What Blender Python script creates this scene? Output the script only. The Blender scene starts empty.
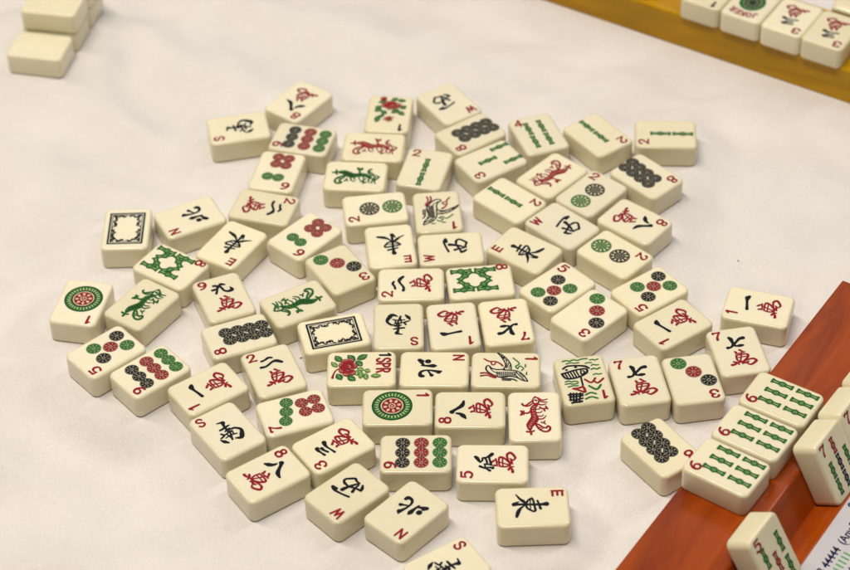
import bpy, bmesh, math, random
from mathutils import Vector, Matrix
from math import sin, cos, pi, radians
random.seed(7)
MM = 0.001
TW, TL, TH = 22.29, 30.0, 11.77          # tile width, length, thickness in mm
scene = bpy.context.scene
WORLD = 0.12
COL = scene.collection

# ------------------------------------------------------------------ helpers
def tag(o, label=None, cat=None, group=None, kind=None):
    if label: o['label'] = label
    if cat: o['category'] = cat
    if group: o['group'] = group
    if kind: o['kind'] = kind
    return o

def empty(name, loc=(0, 0, 0), rot=(0, 0, 0)):
    o = bpy.data.objects.new(name, None)
    o.empty_display_size = 0.005
    COL.objects.link(o)
    o.location = loc
    o.rotation_euler = rot
    return o

def link(name, me, parent=None):
    o = bpy.data.objects.new(name, me)
    COL.objects.link(o)
    if parent: o.parent = parent
    return o

# ------------------------------------------------------------------ materials
def new_mat(name):
    m = bpy.data.materials.new(name)
    m.use_nodes = True
    nt = m.node_tree
    return m, nt, nt.nodes['Principled BSDF']

def nd(nt, t, **kw):
    n = nt.nodes.new(t)
    for k, v in kw.items():
        if k in n.inputs: n.inputs[k].default_value = v
        else: setattr(n, k, v)
    return n

def mat_tile():
    m, nt, b = new_mat('cream_melamine')
    L = nt.links.new
    tc = nd(nt, 'ShaderNodeTexCoord'); oi = nd(nt, 'ShaderNodeObjectInfo')
    add = nd(nt, 'ShaderNodeVectorMath', operation='ADD')
    sc = nd(nt, 'ShaderNodeVectorMath', operation='SCALE'); sc.inputs['Scale'].default_value = 3.0
    cmb = nd(nt, 'ShaderNodeCombineXYZ')
    L(oi.outputs['Random'], cmb.inputs[0]); L(oi.outputs['Random'], cmb.inputs[2])
    L(cmb.outputs[0], sc.inputs[0]); L(tc.outputs['Object'], add.inputs[0]); L(sc.outputs[0], add.inputs[1])
    n1 = nd(nt, 'ShaderNodeTexNoise', Scale=90.0, Detail=3.0)
    L(add.outputs[0], n1.inputs['Vector'])
    r = nd(nt, 'ShaderNodeValToRGB')
    r.color_ramp.elements[0].position = 0.3; r.color_ramp.elements[0].color = TILE_A
    r.color_ramp.elements[1].position = 0.7; r.color_ramp.elements[1].color = TILE_B
    L(n1.outputs['Fac'], r.inputs[0])
    hs = nd(nt, 'ShaderNodeHueSaturation')
    ms = nd(nt, 'ShaderNodeMapRange'); ms.inputs['To Min'].default_value = 1.12; ms.inputs['To Max'].default_value = 0.92
    fr = nd(nt, 'ShaderNodeMath', operation='FRACT'); mu = nd(nt, 'ShaderNodeMath', operation='MULTIPLY'); mu.inputs[1].default_value = 7.31
    L(oi.outputs['Random'], mu.inputs[0]); L(mu.outputs[0], fr.inputs[0]); L(fr.outputs[0], ms.inputs[0]); L(ms.outputs[0], hs.inputs['Saturation'])
    mr = nd(nt, 'ShaderNodeMapRange'); mr.inputs['To Min'].default_value = 0.91; mr.inputs['To Max'].default_value = 1.04
    L(oi.outputs['Random'], mr.inputs[0]); L(mr.outputs[0], hs.inputs['Value']); L(r.outputs[0], hs.inputs['Color'])
    L(hs.outputs[0], b.inputs['Base Color'])
    # faint rubbed wear in the polish and a barely wavy pressed surface
    n2 = nd(nt, 'ShaderNodeTexNoise', Scale=160.0, Detail=4.0, Roughness=0.6)
    L(add.outputs[0], n2.inputs['Vector'])
    mr2 = nd(nt, 'ShaderNodeMapRange'); mr2.inputs['To Min'].default_value = 0.05; mr2.inputs['To Max'].default_value = 0.22
    L(n2.outputs['Fac'], mr2.inputs[0]); L(mr2.outputs[0], b.inputs['Roughness'])
    bp = nd(nt, 'ShaderNodeBump', Strength=0.03, Distance=0.0001)
    n3 = nd(nt, 'ShaderNodeTexNoise', Scale=400.0, Detail=2.0)
    L(add.outputs[0], n3.inputs['Vector']); L(n3.outputs['Fac'], bp.inputs['Height']); L(bp.outputs[0], b.inputs['Normal'])
    b.inputs['Subsurface Weight'].default_value = 0.4
    b.inputs['Subsurface Radius'].default_value = (1.0, 0.7, 0.25)
    b.inputs['Subsurface Scale'].default_value = 0.0022
    b.inputs['IOR'].default_value = 1.5
    return m

def mat_paint(name, col, rough=0.4):
    m, nt, b = new_mat(name)
    L = nt.links.new
    tc = nd(nt, 'ShaderNodeTexCoord')
    n = nd(nt, 'ShaderNodeTexNoise', Scale=900.0, Detail=3.0)
    L(tc.outputs['Object'], n.inputs['Vector'])
    r = nd(nt, 'ShaderNodeValToRGB')
    r.color_ramp.elements[0].position = 0.3; r.color_ramp.elements[0].color = [c * 0.75 for c in col] + [1]
    r.color_ramp.elements[1].position = 0.75; r.color_ramp.elements[1].color = [min(1, c * 1.3 + 0.004) for c in col] + [1]
    L(n.outputs['Fac'], r.inputs[0]); L(r.outputs[0], b.inputs['Base Color'])
    b.inputs['Roughness'].default_value = rough
    b.inputs['Specular IOR Level'].default_value = 0.15
    n5 = nd(nt, 'ShaderNodeTexNoise', Scale=1600.0, Detail=2.0)
    L(tc.outputs['Object'], n5.inputs['Vector'])
    bp = nd(nt, 'ShaderNodeBump', Strength=0.25, Distance=0.0001)
    L(n5.outputs['Fac'], bp.inputs['Height']); L(bp.outputs[0], b.inputs['Normal'])
    return m

def mat_card():
    m, nt, b = new_mat('white_card_stock')
    tc = nd(nt, 'ShaderNodeTexCoord')
    n = nd(nt, 'ShaderNodeTexNoise', Scale=40.0, Detail=2.0); nt.links.new(tc.outputs['Object'], n.inputs['Vector'])
    r = nd(nt, 'ShaderNodeValToRGB'); r.color_ramp.elements[0].color = (0.50, 0.485, 0.50, 1); r.color_ramp.elements[1].color = (0.54, 0.52, 0.54, 1)
    nt.links.new(n.outputs['Fac'], r.inputs[0]); nt.links.new(r.outputs[0], b.inputs['Base Color'])
    b.inputs['Roughness'].default_value = 0.4
    return m

def mat_cloth():
    m, nt, b = new_mat('white_cotton_cloth')
    L = nt.links.new
    tc = nd(nt, 'ShaderNodeTexCoord')
    n = nd(nt, 'ShaderNodeTexNoise', Scale=22.0, Detail=6.0, Roughness=0.6)
    L(tc.outputs['Object'], n.inputs['Vector'])
    r = nd(nt, 'ShaderNodeValToRGB')
    r.color_ramp.elements[0].position = 0.3; r.color_ramp.elements[0].color = CLOTH_A
    r.color_ramp.elements[1].position = 0.7; r.color_ramp.elements[1].color = CLOTH_B
    L(n.outputs['Fac'], r.inputs[0])
    # a few faint tan smudges and specks of lint
    st = nd(nt, 'ShaderNodeTexNoise', Scale=55.0, Detail=3.0); L(tc.outputs['Object'], st.inputs['Vector'])
    sr = nd(nt, 'ShaderNodeMapRange'); sr.inputs['From Min'].default_value = 0.71; sr.inputs['From Max'].default_value = 0.78; sr.inputs['To Max'].default_value = 0.30
    L(st.outputs['Fac'], sr.inputs[0])
    mx = nd(nt, 'ShaderNodeMix', data_type='RGBA')
    ci = [i for i in mx.inputs if i.type == 'RGBA']; ci[1].default_value = (0.50, 0.38, 0.26, 1)
    fz = nd(nt, 'ShaderNodeTexNoise', Scale=650.0, Detail=3.0, Roughness=0.7); L(tc.outputs['Object'], fz.inputs['Vector'])
    fr = nd(nt, 'ShaderNodeMapRange'); fr.inputs['From Min'].default_value = 0.3; fr.inputs['From Max'].default_value = 0.7; fr.inputs['To Min'].default_value = 0.965; fr.inputs['To Max'].default_value = 1.03
    hv = nd(nt, 'ShaderNodeHueSaturation'); L(fz.outputs['Fac'], fr.inputs[0]); L(fr.outputs[0], hv.inputs['Value']); L(r.outputs[0], hv.inputs['Color'])
    L(sr.outputs[0], mx.inputs[0]); L(hv.outputs[0], ci[0])
    L([o for o in mx.outputs if o.type == 'RGBA'][0], b.inputs['Base Color'])
    b.inputs['Roughness'].default_value = 0.85
    b.inputs['Sheen Weight'].default_value = 0.15
    # brushed weave: fine fuzz plus two thread directions
    f = nd(nt, 'ShaderNodeTexNoise', Scale=900.0, Detail=4.0, Roughness=0.75)
    L(tc.outputs['Object'], f.inputs['Vector'])
    w1 = nd(nt, 'ShaderNodeTexWave', Scale=260.0, Distortion=3.0); w1.bands_direction = 'X'; w1.inputs['Detail'].default_value = 2
    w2 = nd(nt, 'ShaderNodeTexWave', Scale=260.0, Distortion=3.0); w2.bands_direction = 'Y'; w2.inputs['Detail'].default_value = 2
    L(tc.outputs['Object'], w1.inputs['Vector']); L(tc.outputs['Object'], w2.inputs['Vector'])
    a = nd(nt, 'ShaderNodeMath', operation='ADD'); L(w1.outputs['Fac'], a.inputs[0]); L(w2.outputs['Fac'], a.inputs[1])
    a2 = nd(nt, 'ShaderNodeMath', operation='MULTIPLY_ADD'); a2.inputs[1].default_value = 0.07
    L(a.outputs[0], a2.inputs[0]); L(f.outputs['Fac'], a2.inputs[2])
    c = nd(nt, 'ShaderNodeTexNoise', Scale=120.0, Detail=5.0, Roughness=0.65)
    L(tc.outputs['Object'], c.inputs['Vector'])
    a3 = nd(nt, 'ShaderNodeMath', operation='MULTIPLY_ADD'); a3.inputs[1].default_value = 1.4
    L(c.outputs['Fac'], a3.inputs[0]); L(a2.outputs[0], a3.inputs[2])
    bp = nd(nt, 'ShaderNodeBump', Strength=0.55, Distance=0.0005)
    L(a3.outputs[0], bp.inputs['Height']); L(bp.outputs[0], b.inputs['Normal'])
    return m

def mat_rack(name, dark, mid, light, rough=0.3):
    m, nt, b = new_mat(name)
    L = nt.links.new
    tc = nd(nt, 'ShaderNodeTexCoord')
    mp = nd(nt, 'ShaderNodeMapping'); mp.inputs['Scale'].default_value = (0.18, 1.0, 1.0)
    L(tc.outputs['Object'], mp.inputs[0])
    n = nd(nt, 'ShaderNodeTexNoise', Scale=70.0, Detail=8.0, Roughness=0.62, Distortion=0.7)
    L(mp.outputs[0], n.inputs['Vector'])
    r = nd(nt, 'ShaderNodeValToRGB')
    e = r.color_ramp.elements
    e[0].position = 0.3; e[0].color = dark
    e[1].position = 0.72; e[1].color = light
    k = e.new(0.5); k.color = mid
    L(n.outputs['Fac'], r.inputs[0]); L(r.outputs[0], b.inputs['Base Color'])
    n2 = nd(nt, 'ShaderNodeTexNoise', Scale=300.0, Detail=4.0)
    L(mp.outputs[0], n2.inputs['Vector'])
    mr = nd(nt, 'ShaderNodeMapRange'); mr.inputs['To Min'].default_value = rough - 0.07; mr.inputs['To Max'].default_value = rough + 0.12
    L(n2.outputs['Fac'], mr.inputs[0]); L(mr.outputs[0], b.inputs['Roughness'])
    b.inputs['Specular IOR Level'].default_value = 0.25
    bp = nd(nt, 'ShaderNodeBump', Strength=0.12, Distance=0.0003)
    L(n2.outputs['Fac'], bp.inputs['Height']); L(bp.outputs[0], b.inputs['Normal'])
    return m

TILE_A = (0.73, 0.67, 0.475, 1); TILE_B = (0.76, 0.70, 0.505, 1)
CLOTH_A = (0.665, 0.632, 0.60, 1); CLOTH_B = (0.735, 0.702, 0.67, 1)
M = {
    'tile': mat_tile(),
    'red': mat_paint('red_engraved_paint', (0.25, 0.005, 0.012)),
    'green': mat_paint('green_engraved_paint', (0.012, 0.135, 0.014)),
    'darkgreen': mat_paint('dark_green_engraved_paint', (0.004, 0.032, 0.010)),
    'lightgreen': mat_paint('light_green_engraved_paint', (0.10, 0.24, 0.03)),
    'black': mat_paint('black_engraved_paint', (0.003, 0.0035, 0.006)),
    'cream': mat_paint('cream_relief', (0.55, 0.48, 0.32)),
    'dim': mat_paint('worn_cream_relief', (0.30, 0.28, 0.20)),
    'navy': mat_paint('navy_ink', (0.008, 0.009, 0.045), 0.6),
    'inkgreen': mat_paint('green_ink', (0.03, 0.30, 0.05), 0.6),
    'inkgrey': mat_paint('grey_ink', (0.07, 0.07, 0.09), 0.6),
    'card': mat_card(),
    'crumb': mat_paint('brown_crumb', (0.05, 0.03, 0.012), 0.8),
    'cloth': mat_cloth(),
    'orange': mat_rack('orange_marbled_plastic', (0.17, 0.022, 0.002, 1), (0.28, 0.043, 0.003, 1), (0.37, 0.066, 0.004, 1), 0.2),
    'yellow': mat_rack('golden_marbled_plastic', (0.31, 0.15, 0.001, 1), (0.43, 0.22, 0.0015, 1), (0.53, 0.29, 0.003, 1), 0.2),
}

# ------------------------------------------------------------------ flat marks on a tile face
class Ink:
    """Collects flat painted shapes (mm, on the tile face) into one mesh."""
    def __init__(s): s.v = []; s.f = []; s.mi = []; s.mats = []; s.z = 0.0
    def m(s, name):
        if name not in s.mats: s.mats.append(name)
        return s.mats.index(name)
    def up(s): s.z += 0.0012
    def poly(s, pts, col):
        i = len(s.v); s.up()
        s.v += [(x, y, s.z) for x, y in pts]
        s.f.append(tuple(range(i, i + len(pts)))); s.mi.append(s.m(col))
    def fan(s, c, pts, col):
        i = len(s.v); s.up(); k = len(pts)
        s.v.append((c[0], c[1], s.z)); s.v += [(x, y, s.z) for x, y in pts]
        for j in range(k):
            s.f.append((i, i + 1 + j, i + 1 + (j + 1) % k)); s.mi.append(s.m(col))
    def disc(s, x, y, r, col, n=28, ry=None, rot=0):
        ry = ry or r
        P = []
        for j in range(n):
            a = 2 * pi * j / n; u, w = r * cos(a), ry * sin(a)
            P.append((x + u * cos(rot) - w * sin(rot), y + u * sin(rot) + w * cos(rot)))
        s.fan((x, y), P, col)
    def ring(s, x, y, r0, r1, col, n=32):
        i = len(s.v); s.up()
        for j in range(n):
            a = 2 * pi * j / n
            s.v += [(x + r0 * cos(a), y + r0 * sin(a), s.z), (x + r1 * cos(a), y + r1 * sin(a), s.z)]
        for j in range(n):
            a, b = i + 2 * j, i + 2 * ((j + 1) % n)
            s.f.append((a, a + 1, b + 1, b)); s.mi.append(s.m(col))
    def stroke(s, pts, col, w=None, smooth=True, sub=4):
        P = [(q[0], q[1], (q[2] if len(q) > 2 else w)) for q in pts]
        if w is not None: P = [(a, b, w) for a, b, c in P]
        if smooth and len(P) > 2:
            Q = []
            n = len(P)
            for k in range(n - 1):
                p0 = P[max(0, k - 1)]; p1 = P[k]; p2 = P[k + 1]; p3 = P[min(n - 1, k + 2)]
                for t in range(sub):
                    u = t / sub
                    Q.append(tuple(0.5 * ((2 * p1[d]) + (-p0[d] + p2[d]) * u + (2 * p0[d] - 5 * p1[d] + 4 * p2[d] - p3[d]) * u * u
                                          + (-p0[d] + 3 * p1[d] - 3 * p2[d] + p3[d]) * u ** 3) for d in range(3)))
            Q.append(P[-1]); P = Q
        R = [P[0]]
        for q in P[1:]:
            if math.hypot(q[0] - R[-1][0], q[1] - R[-1][1]) > 0.03: R.append(q)
        P = R
        if len(P) == 1: s.disc(P[0][0], P[0][1], P[0][2] / 2, col, 12); return
        s.up(); i = len(s.v); n = len(P)
        for k, (x, y, ww) in enumerate(P):
            a = P[max(0, k - 1)]; b = P[min(n - 1, k + 1)]
            dx, dy = b[0] - a[0], b[1] - a[1]; l = math.hypot(dx, dy) or 1; nx, ny = -dy / l, dx / l
            h = max(ww, 0.08) / 2; z = s.z + 0.0001 * k
            s.v += [(x + nx * h, y + ny * h, z), (x - nx * h, y - ny * h, z)]
        for k in range(n - 1):
            a = i + 2 * k
            s.f.append((a, a + 1, a + 3, a + 2)); s.mi.append(s.m(col))
        s.z += 0.0001 * n
        # round ends
        for e, nb in ((0, 1), (n - 1, n - 2)):
            x, y, ww = P[e]; h = max(ww, 0.08) / 2
            a0 = math.atan2(y - P[nb][1], x - P[nb][0])
            s.poly([(x + h * cos(a0 + t * pi / 8), y + h * sin(a0 + t * pi / 8)) for t in range(-4, 5)], col)
    def mesh(s, name):
        me = bpy.data.meshes.new(name)
        me.from_pydata([(x * MM, y * MM, z * MM) for x, y, z in s.v], [], s.f)
        for k in s.mats: me.materials.append(M[k])
        for p, k in zip(me.polygons, s.mi): p.material_index = k
        # every face looks up
        bm = bmesh.new(); bm.from_mesh(me)
        for f in bm.faces:
            if f.normal.z < 0: f.normal_flip()
        bm.to_mesh(me); bm.free()
        return me

def rounded_rect(hx, hy, r, n=6):
    P = []
    for cx, cy, a0 in ((hx - r, hy - r, 0), (-hx + r, hy - r, pi / 2), (-hx + r, -hy + r, pi), (hx - r, -hy + r, 3 * pi / 2)):
        for k in range(n + 1):
            a = a0 + k * pi / 2 / n
            P.append((cx + r * cos(a), cy + r * sin(a)))
    return P

def slab_mesh(name, w, l, h, rc, rt, mats, n=6, nt=5):
    """rounded tile body, origin at the middle of its underside (mm)"""
    prof = []
    for k in range(nt + 1):
        a = pi / 2 * k / nt
        prof.append((rt * (1 - sin(a)), rt * (1 - cos(a))))
    for k in range(nt, -1, -1):
        a = pi / 2 * k / nt
        prof.append((rt * (1 - sin(a)), h - rt * (1 - cos(a))))
    v = []; f = []
    for inset, z in prof:
        v += [(x, y, z) for x, y in rounded_rect(w / 2 - inset, l / 2 - inset, max(rc - inset, 0.3), n)]
    m = 4 * (n + 1)
    for k in range(len(prof) - 1):
        for j in range(m):
            a = k * m + j; b = k * m + (j + 1) % m
            f.append((a, b, b + m, a + m))
    f.append(tuple(range(m - 1, -1, -1))); f.append(tuple(range((len(prof) - 1) * m, len(prof) * m)))
    me = bpy.data.meshes.new(name)
    me.from_pydata([(x * MM, y * MM, z * MM) for x, y, z in v], [], f)
    for k in mats: me.materials.append(M[k])
    for p in me.polygons: p.use_smooth = len(p.vertices) == 4
    return me

BODY = slab_mesh('tile_body', TW, TL, TH, 3.1, 1.4, ['tile'])

# ------------------------------------------------------------------ glyphs
GLYPH = {'east':[
[(-1.15,5.58,1.41),(-1.02,3.96,0.89),(-1.0,1.1,0.7),(-1.17,-2.83,0.7),(-1.31,-6.04,0.81),(-1.23,-7.76,1.11),(-2.07,-6.89,0.67),(-2.7,-5.54,0.37)],[(-3.1,2.08,0.56),(-1.28,2.55,0.59),(1.32,3.11,0.74)],[(-4.56,-0.13,0.56),(-3.07,0.43,0.56),(-0.39,0.71,0.56),(2.05,0.99,0.67),(2.74,0.34,0.59),(2.07,-0.87,0.59),(0.6,-2.39,0.59),(-1.98,-2.42,0.59),(-3.64,-1.43,0.59),(-4.56,-0.13,0.59)],[(-4.1,-0.69,0.33),(-1.09,-0.94,0.33),(1.96,-0.97,0.33)],[(-6.69,-6.47,0.33),(-4.28,-4.99,0.67),(-3.01,-3.73,0.89),(-1.65,-2.73,0.44)],[(-0.56,-3.29,0.37),(0.83,-4.9,0.67),(2.72,-5.97,1.04),(5.43,-6.75,0.74)]],
'west':[[(6.44,2.06,0.9),(4.49,1.75,0.9)],[(6.11,2.35,0.76),(4.45,2.85,0.76),(1.16,2.29,0.62),(-2.55,1.17,0.69)],[(4.2,-2.5,0.69),(5.45,-3.25,0.69),(5.84,-4.45,0.69),(4.73,-5.99,0.69),(3.23,-7.48,0.76),(1.78,-6.93,0.62),(-0.08,-6.94,0.55)],[(0.04,-6.82,0.48),(1.18,-4.17,0.76),(1.95,-1.83,0.9),(2.37,0.38,1.17)],[(5.21,-3.05,0.62),(3.53,-2.69,0.62),(2.02,-2.53,0.62),(0.28,-3.38,0.62),(-1.37,-4.07,0.62),(-3.46,-4.59,0.76)],[(-3.33,-4.71,0.83),(-2.79,-5.93,0.9),(-1.76,-7.09,0.55)],[(-1.5,-1.73,0.9),(-0.67,-4.05,0.62),(-0.54,-6.01,0.55)]],
'north':[[(4.81,-4.77,1.0),(4.54,-5.8,1.23),(3.02,-6.12,0.92),(1.8,-5.32,0.77),(1.24,-3.82,0.62),(1.22,-1.55,0.62),(1.86,1.13,1.0),(2.18,1.97,1.38),(1.62,3.09,0.46)],[(1.67,-2.6,0.54),(3.14,-1.79,0.62),(4.23,-1.08,1.15)],[(-1.82,-5.52,0.54),(-1.62,-2.78,0.85),(-1.64,-0.49,1.38),(-1.65,0.57,0.69)],[(-5.24,-6.71,1.0),(-3.97,-5.79,1.0),(-2.16,-4.77,0.69)],[(-5.63,-6.34,0.62),(-4.48,-4.96,0.77)],[(-4.38,-2.94,1.54),(-4.39,-2.71,1.54)]],
'south':[[(-1.62,5.85,0.44),(-0.17,5.48,0.74),(0.82,4.98,1.33),(0.49,4.18,1.11)],[(0.54,4.72,1.04),(0.16,2.79,0.81),(-0.01,0.59,0.74),(-0.21,-0.83,0.59)],[(-2.5,1.61,0.74),(-0.66,1.76,0.81),(1.31,2.12,0.74),(2.29,2.27,0.44)],[(-3.27,-0.49,0.67),(-2.61,-1.78,0.74),(-3.36,-2.38,0.67),(-4.66,-2.81,0.59)],[(-5.31,-3.49,0.44),(-4.88,-4.26,0.81),(-4.34,-5.28,1.26),(-3.19,-6.76,0.59)],[(-1.12,-0.16,0.52),(0.96,0.45,0.67),(1.98,-0.3,0.74),(3.35,-0.61,0.81),(5.05,-2.79,0.96),(4.01,-5.39,1.48),(2.7,-7.02,1.33),(0.5,-6.04,0.52)],[(-3.09,-2.12,0.44),(-0.54,-1.57,0.59),(1.66,-1.46,0.52)],[(-2.81,-3.71,0.44),(-0.24,-3.3,0.52),(2.39,-3.96,0.52)],[(0.92,0.01,0.52),(0.15,-2.54,0.59),(-1.0,-5.96,0.67)],[(-1.3,-1.48,0.44),(-1.13,-3.62,0.52),(-0.85,-4.81,0.44)],[(1.34,-1.22,0.44),(1.31,-2.93,0.52)]],
'five':[[(3.45,7.06,1.1),(2.73,6.44,1.3),(0.92,5.44,0.9),(0.32,5.0,0.6)],[(0.68,5.27,0.6),(1.17,4.31,0.7),(2.75,4.16,0.7)],[(5.12,0.24,1.3),(4.01,1.19,1.2),(3.14,2.5,0.8),(2.88,4.16,0.6)],[(3.01,3.46,0.7),(1.68,2.56,0.7),(-0.5,2.19,0.7)],[(3.64,1.54,0.7),(1.7,1.16,0.7),(-1.08,0.52,0.9)],[(-0.63,3.32,0.6),(-0.86,1.79,0.6),(-1.08,0.43,0.7)],[(-1.98,5.14,1.0),(-2.69,3.82,0.8),(-3.28,2.41,0.7),(-4.34,1.09,1.0)],[(-0.63,3.23,0.6),(-2.68,2.94,0.6)],[(-2.67,2.42,0.6),(-2.54,1.11,0.7),(-2.88,-0.11,1.1)]],
'seven':[[(-1.91,8.59,0.96),(-1.36,7.61,1.26),(-1.19,5.67,0.89),(-0.9,3.77,0.96),(0.08,2.96,0.67),(1.44,3.0,1.11),(2.79,3.05,0.81)],[(4.06,7.54,1.26),(2.44,7.23,0.96),(0.8,5.8,0.74),(-1.09,4.11,0.89),(-2.48,2.69,0.67),(-4.02,2.48,1.04)]],
'eight':[[(4.92,2.75,0.52),(2.35,3.38,1.13),(0.49,5.25,0.87),(-0.79,6.87,0.87),(-1.72,7.68,1.3)],[(-2.53,5.7,0.61),(-2.87,4.23,0.87),(-4.03,2.91,1.22),(-5.53,1.84,0.52)]],
'nine':[[(-3.36,6.02,0.86),(-1.63,6.16,0.71),(0.01,7.22,0.64),(1.19,8.59,1.0),(2.89,7.81,0.57)],[(-2.04,8.67,0.86),(-0.72,8.11,0.79),(-0.99,6.18,0.57),(-2.39,3.17,0.71)],[(0.6,7.55,0.57),(1.05,5.78,0.71),(1.71,3.75,0.71),(3.29,2.85,0.93),(5.12,3.3,1.07),(4.72,5.22,0.43)]],
'three':[[(2.05,6.79,1.79),(1.01,7.05,1.37),(-0.94,6.59,0.84),(-2.72,6.15,1.16)],[(1.1,5.13,1.47),(-0.4,4.85,1.05),(-2.1,4.07,0.95)],[(3.47,2.5,1.89),(2.12,2.9,1.47),(0.47,2.88,0.95),(-1.37,2.36,0.79),(-3.74,1.79,1.05)]],
'two':[[(-3.21,7.1,0.69),(-1.5,7.47,0.62),(0.21,8.27,0.77),(1.71,7.76,0.62)],[(-4.54,3.45,0.85),(-2.11,3.41,0.69),(0.99,5.13,0.69),(2.96,5.18,1.08),(4.9,3.61,0.85)]],
'one':[[(5.61,4.95,1.04),(4.49,5.61,1.68),(2.69,5.54,0.88),(-0.21,4.99,0.84),(-2.89,4.53,1.04)]],
'wan':[[(-1.7,-0.38,0.59),(-1.37,-0.95,0.81)],[(0.54,0.31,0.74),(1.46,-0.68,0.67)],[(-1.64,-1.92,0.48),(0.11,-1.74,0.48),(2.35,-1.31,0.56)],[(-1.77,-2.91,0.59),(-2.08,-4.77,0.59),(-1.88,-6.07,0.59),(-1.28,-6.7,0.52)],[(-1.77,-2.91,0.52),(0.2,-2.68,0.52),(2.61,-2.64,0.59),(3.35,-3.39,0.81),(2.5,-5.15,0.67),(0.95,-6.27,0.52)],[(-1.88,-4.3,0.41),(0.13,-4.19,0.41),(2.76,-4.09,0.41)],[(0.73,-2.27,0.48),(-0.14,-4.64,0.48),(-1.02,-7.0,0.52)],[(-5.07,-8.33,0.89),(-3.88,-8.21,0.74),(-2.18,-7.38,0.59),(0.05,-6.95,0.59),(3.11,-6.08,0.59),(4.96,-6.04,0.74),(5.99,-7.35,0.81),(4.56,-8.68,0.74),(2.95,-9.38,0.67),(1.69,-8.63,0.44)],[(-3.8,-6.66,0.74),(-2.34,-7.35,0.59),(-2.03,-8.62,0.44)],[(-1.61,-6.38,0.44),(-0.18,-7.77,0.52),(1.77,-7.84,0.74),(2.65,-7.21,0.37)],[(0.88,-6.26,0.44),(0.52,-7.8,0.44),(-0.4,-8.33,0.44)]],
'dragon':[[(-0.64,9.24,0.48),(-0.06,10.76,0.48),(1.16,11.03,0.48),(2.06,9.77,0.48),(1.87,8.05,0.48),(0.77,7.3,0.48),(-0.35,7.7,0.48),(-0.64,9.24,0.48)],[(0.44,9.41,0.55),(0.97,9.21,0.62)],[(1.69,10.73,0.48),(3.52,9.36,0.48),(5.56,10.0,0.34)],[(2.04,9.1,0.41),(3.62,8.3,0.48),(5.63,8.18,0.28)],[(1.31,7.29,0.48),(3.03,6.5,0.48),(5.19,7.13,0.28)],[(0.01,10.95,0.34),(0.51,11.71,0.28)],[(-0.65,9.04,0.41),(-2.03,7.73,0.48),(-3.41,6.41,0.48),(-4.49,6.14,0.55),(-5.13,7.2,0.62)],[(-0.77,7.32,0.41),(-2.35,6.01,0.48),(-3.83,5.66,0.34)],[(-5.65,2.84,0.62),(-5.14,1.88,0.62),(-5.77,0.57,0.62)],[(-4.57,3.01,0.41),(-4.63,0.74,0.41)],[(-5.27,1.88,0.48),(-2.87,1.65,0.55),(-1.22,3.33,0.55),(-0.21,5.79,0.48)],[(-0.05,6.55,0.48),(-1.46,4.29,0.55),(-1.28,1.25,0.55),(-1.21,-0.83,0.55),(-2.34,-3.26,0.62),(-3.2,-5.49,0.62),(-2.74,-7.93,0.48)],[(1.42,6.52,0.41),(0.28,4.26,0.48),(0.58,0.84,0.48),(1.29,-1.81,0.55),(0.29,-4.24,0.55),(-1.1,-6.09,0.48),(-1.81,-7.94,0.48)],[(-0.37,4.84,0.28),(0.71,5.2,0.28)],[(-0.7,2.76,0.28),(0.37,2.93,0.28)],[(-0.89,0.87,0.28),(0.59,1.22,0.28)],[(-0.81,-0.84,0.28),(0.81,-0.3,0.28)],[(-1.39,-2.33,0.28),(1.02,-2.0,0.28)],[(-2.1,-4.01,0.28),(0.18,-3.49,0.28)],[(-2.55,-5.88,0.28),(-0.81,-5.34,0.28)],[(0.67,3.87,0.34),(2.14,4.04,0.34),(2.72,5.17,0.21)],[(0.74,1.78,0.34),(2.48,1.95,0.34),(3.31,2.88,0.21)],[(1.21,-0.11,0.34),(2.81,-0.33,0.34),(3.77,0.6,0.21)],[(1.29,-2.0,0.41),(3.42,-1.85,0.41),(4.82,0.02,0.21)],[(2.18,5.18,0.41),(3.49,4.21,0.48),(5.23,4.37,0.48)],[(4.74,5.71,0.41),(5.37,4.56,0.48),(5.62,3.98,0.41)],[(3.88,3.82,0.41),(4.38,2.86,0.48)],[(0.26,-5.17,0.48),(1.13,-7.06,0.55),(2.27,-8.57,0.55),(4.23,-9.53,0.55),(5.84,-8.81,0.62),(6.29,-7.14,0.55),(5.4,-6.19,0.55),(4.7,-7.3,0.55)],[(0.14,-4.61,0.48),(1.84,-5.57,0.48),(3.0,-6.71,0.48),(4.17,-7.29,0.41)],[(2.69,-3.9,0.41),(3.61,-4.29,0.41),(4.18,-3.17,0.34)],[(3.61,-4.29,0.34),(4.51,-5.05,0.34)],[(-2.48,-7.93,0.48),(-1.86,-9.43,0.55),(-1.77,-11.1,0.55)],[(-3.58,-9.4,0.55),(-1.86,-9.62,0.48),(-0.52,-8.9,0.48)],[(1.53,-6.88,0.21),(2.59,-7.08,0.21)],[(2.16,-8.01,0.21),(3.36,-7.65,0.21)]],
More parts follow.
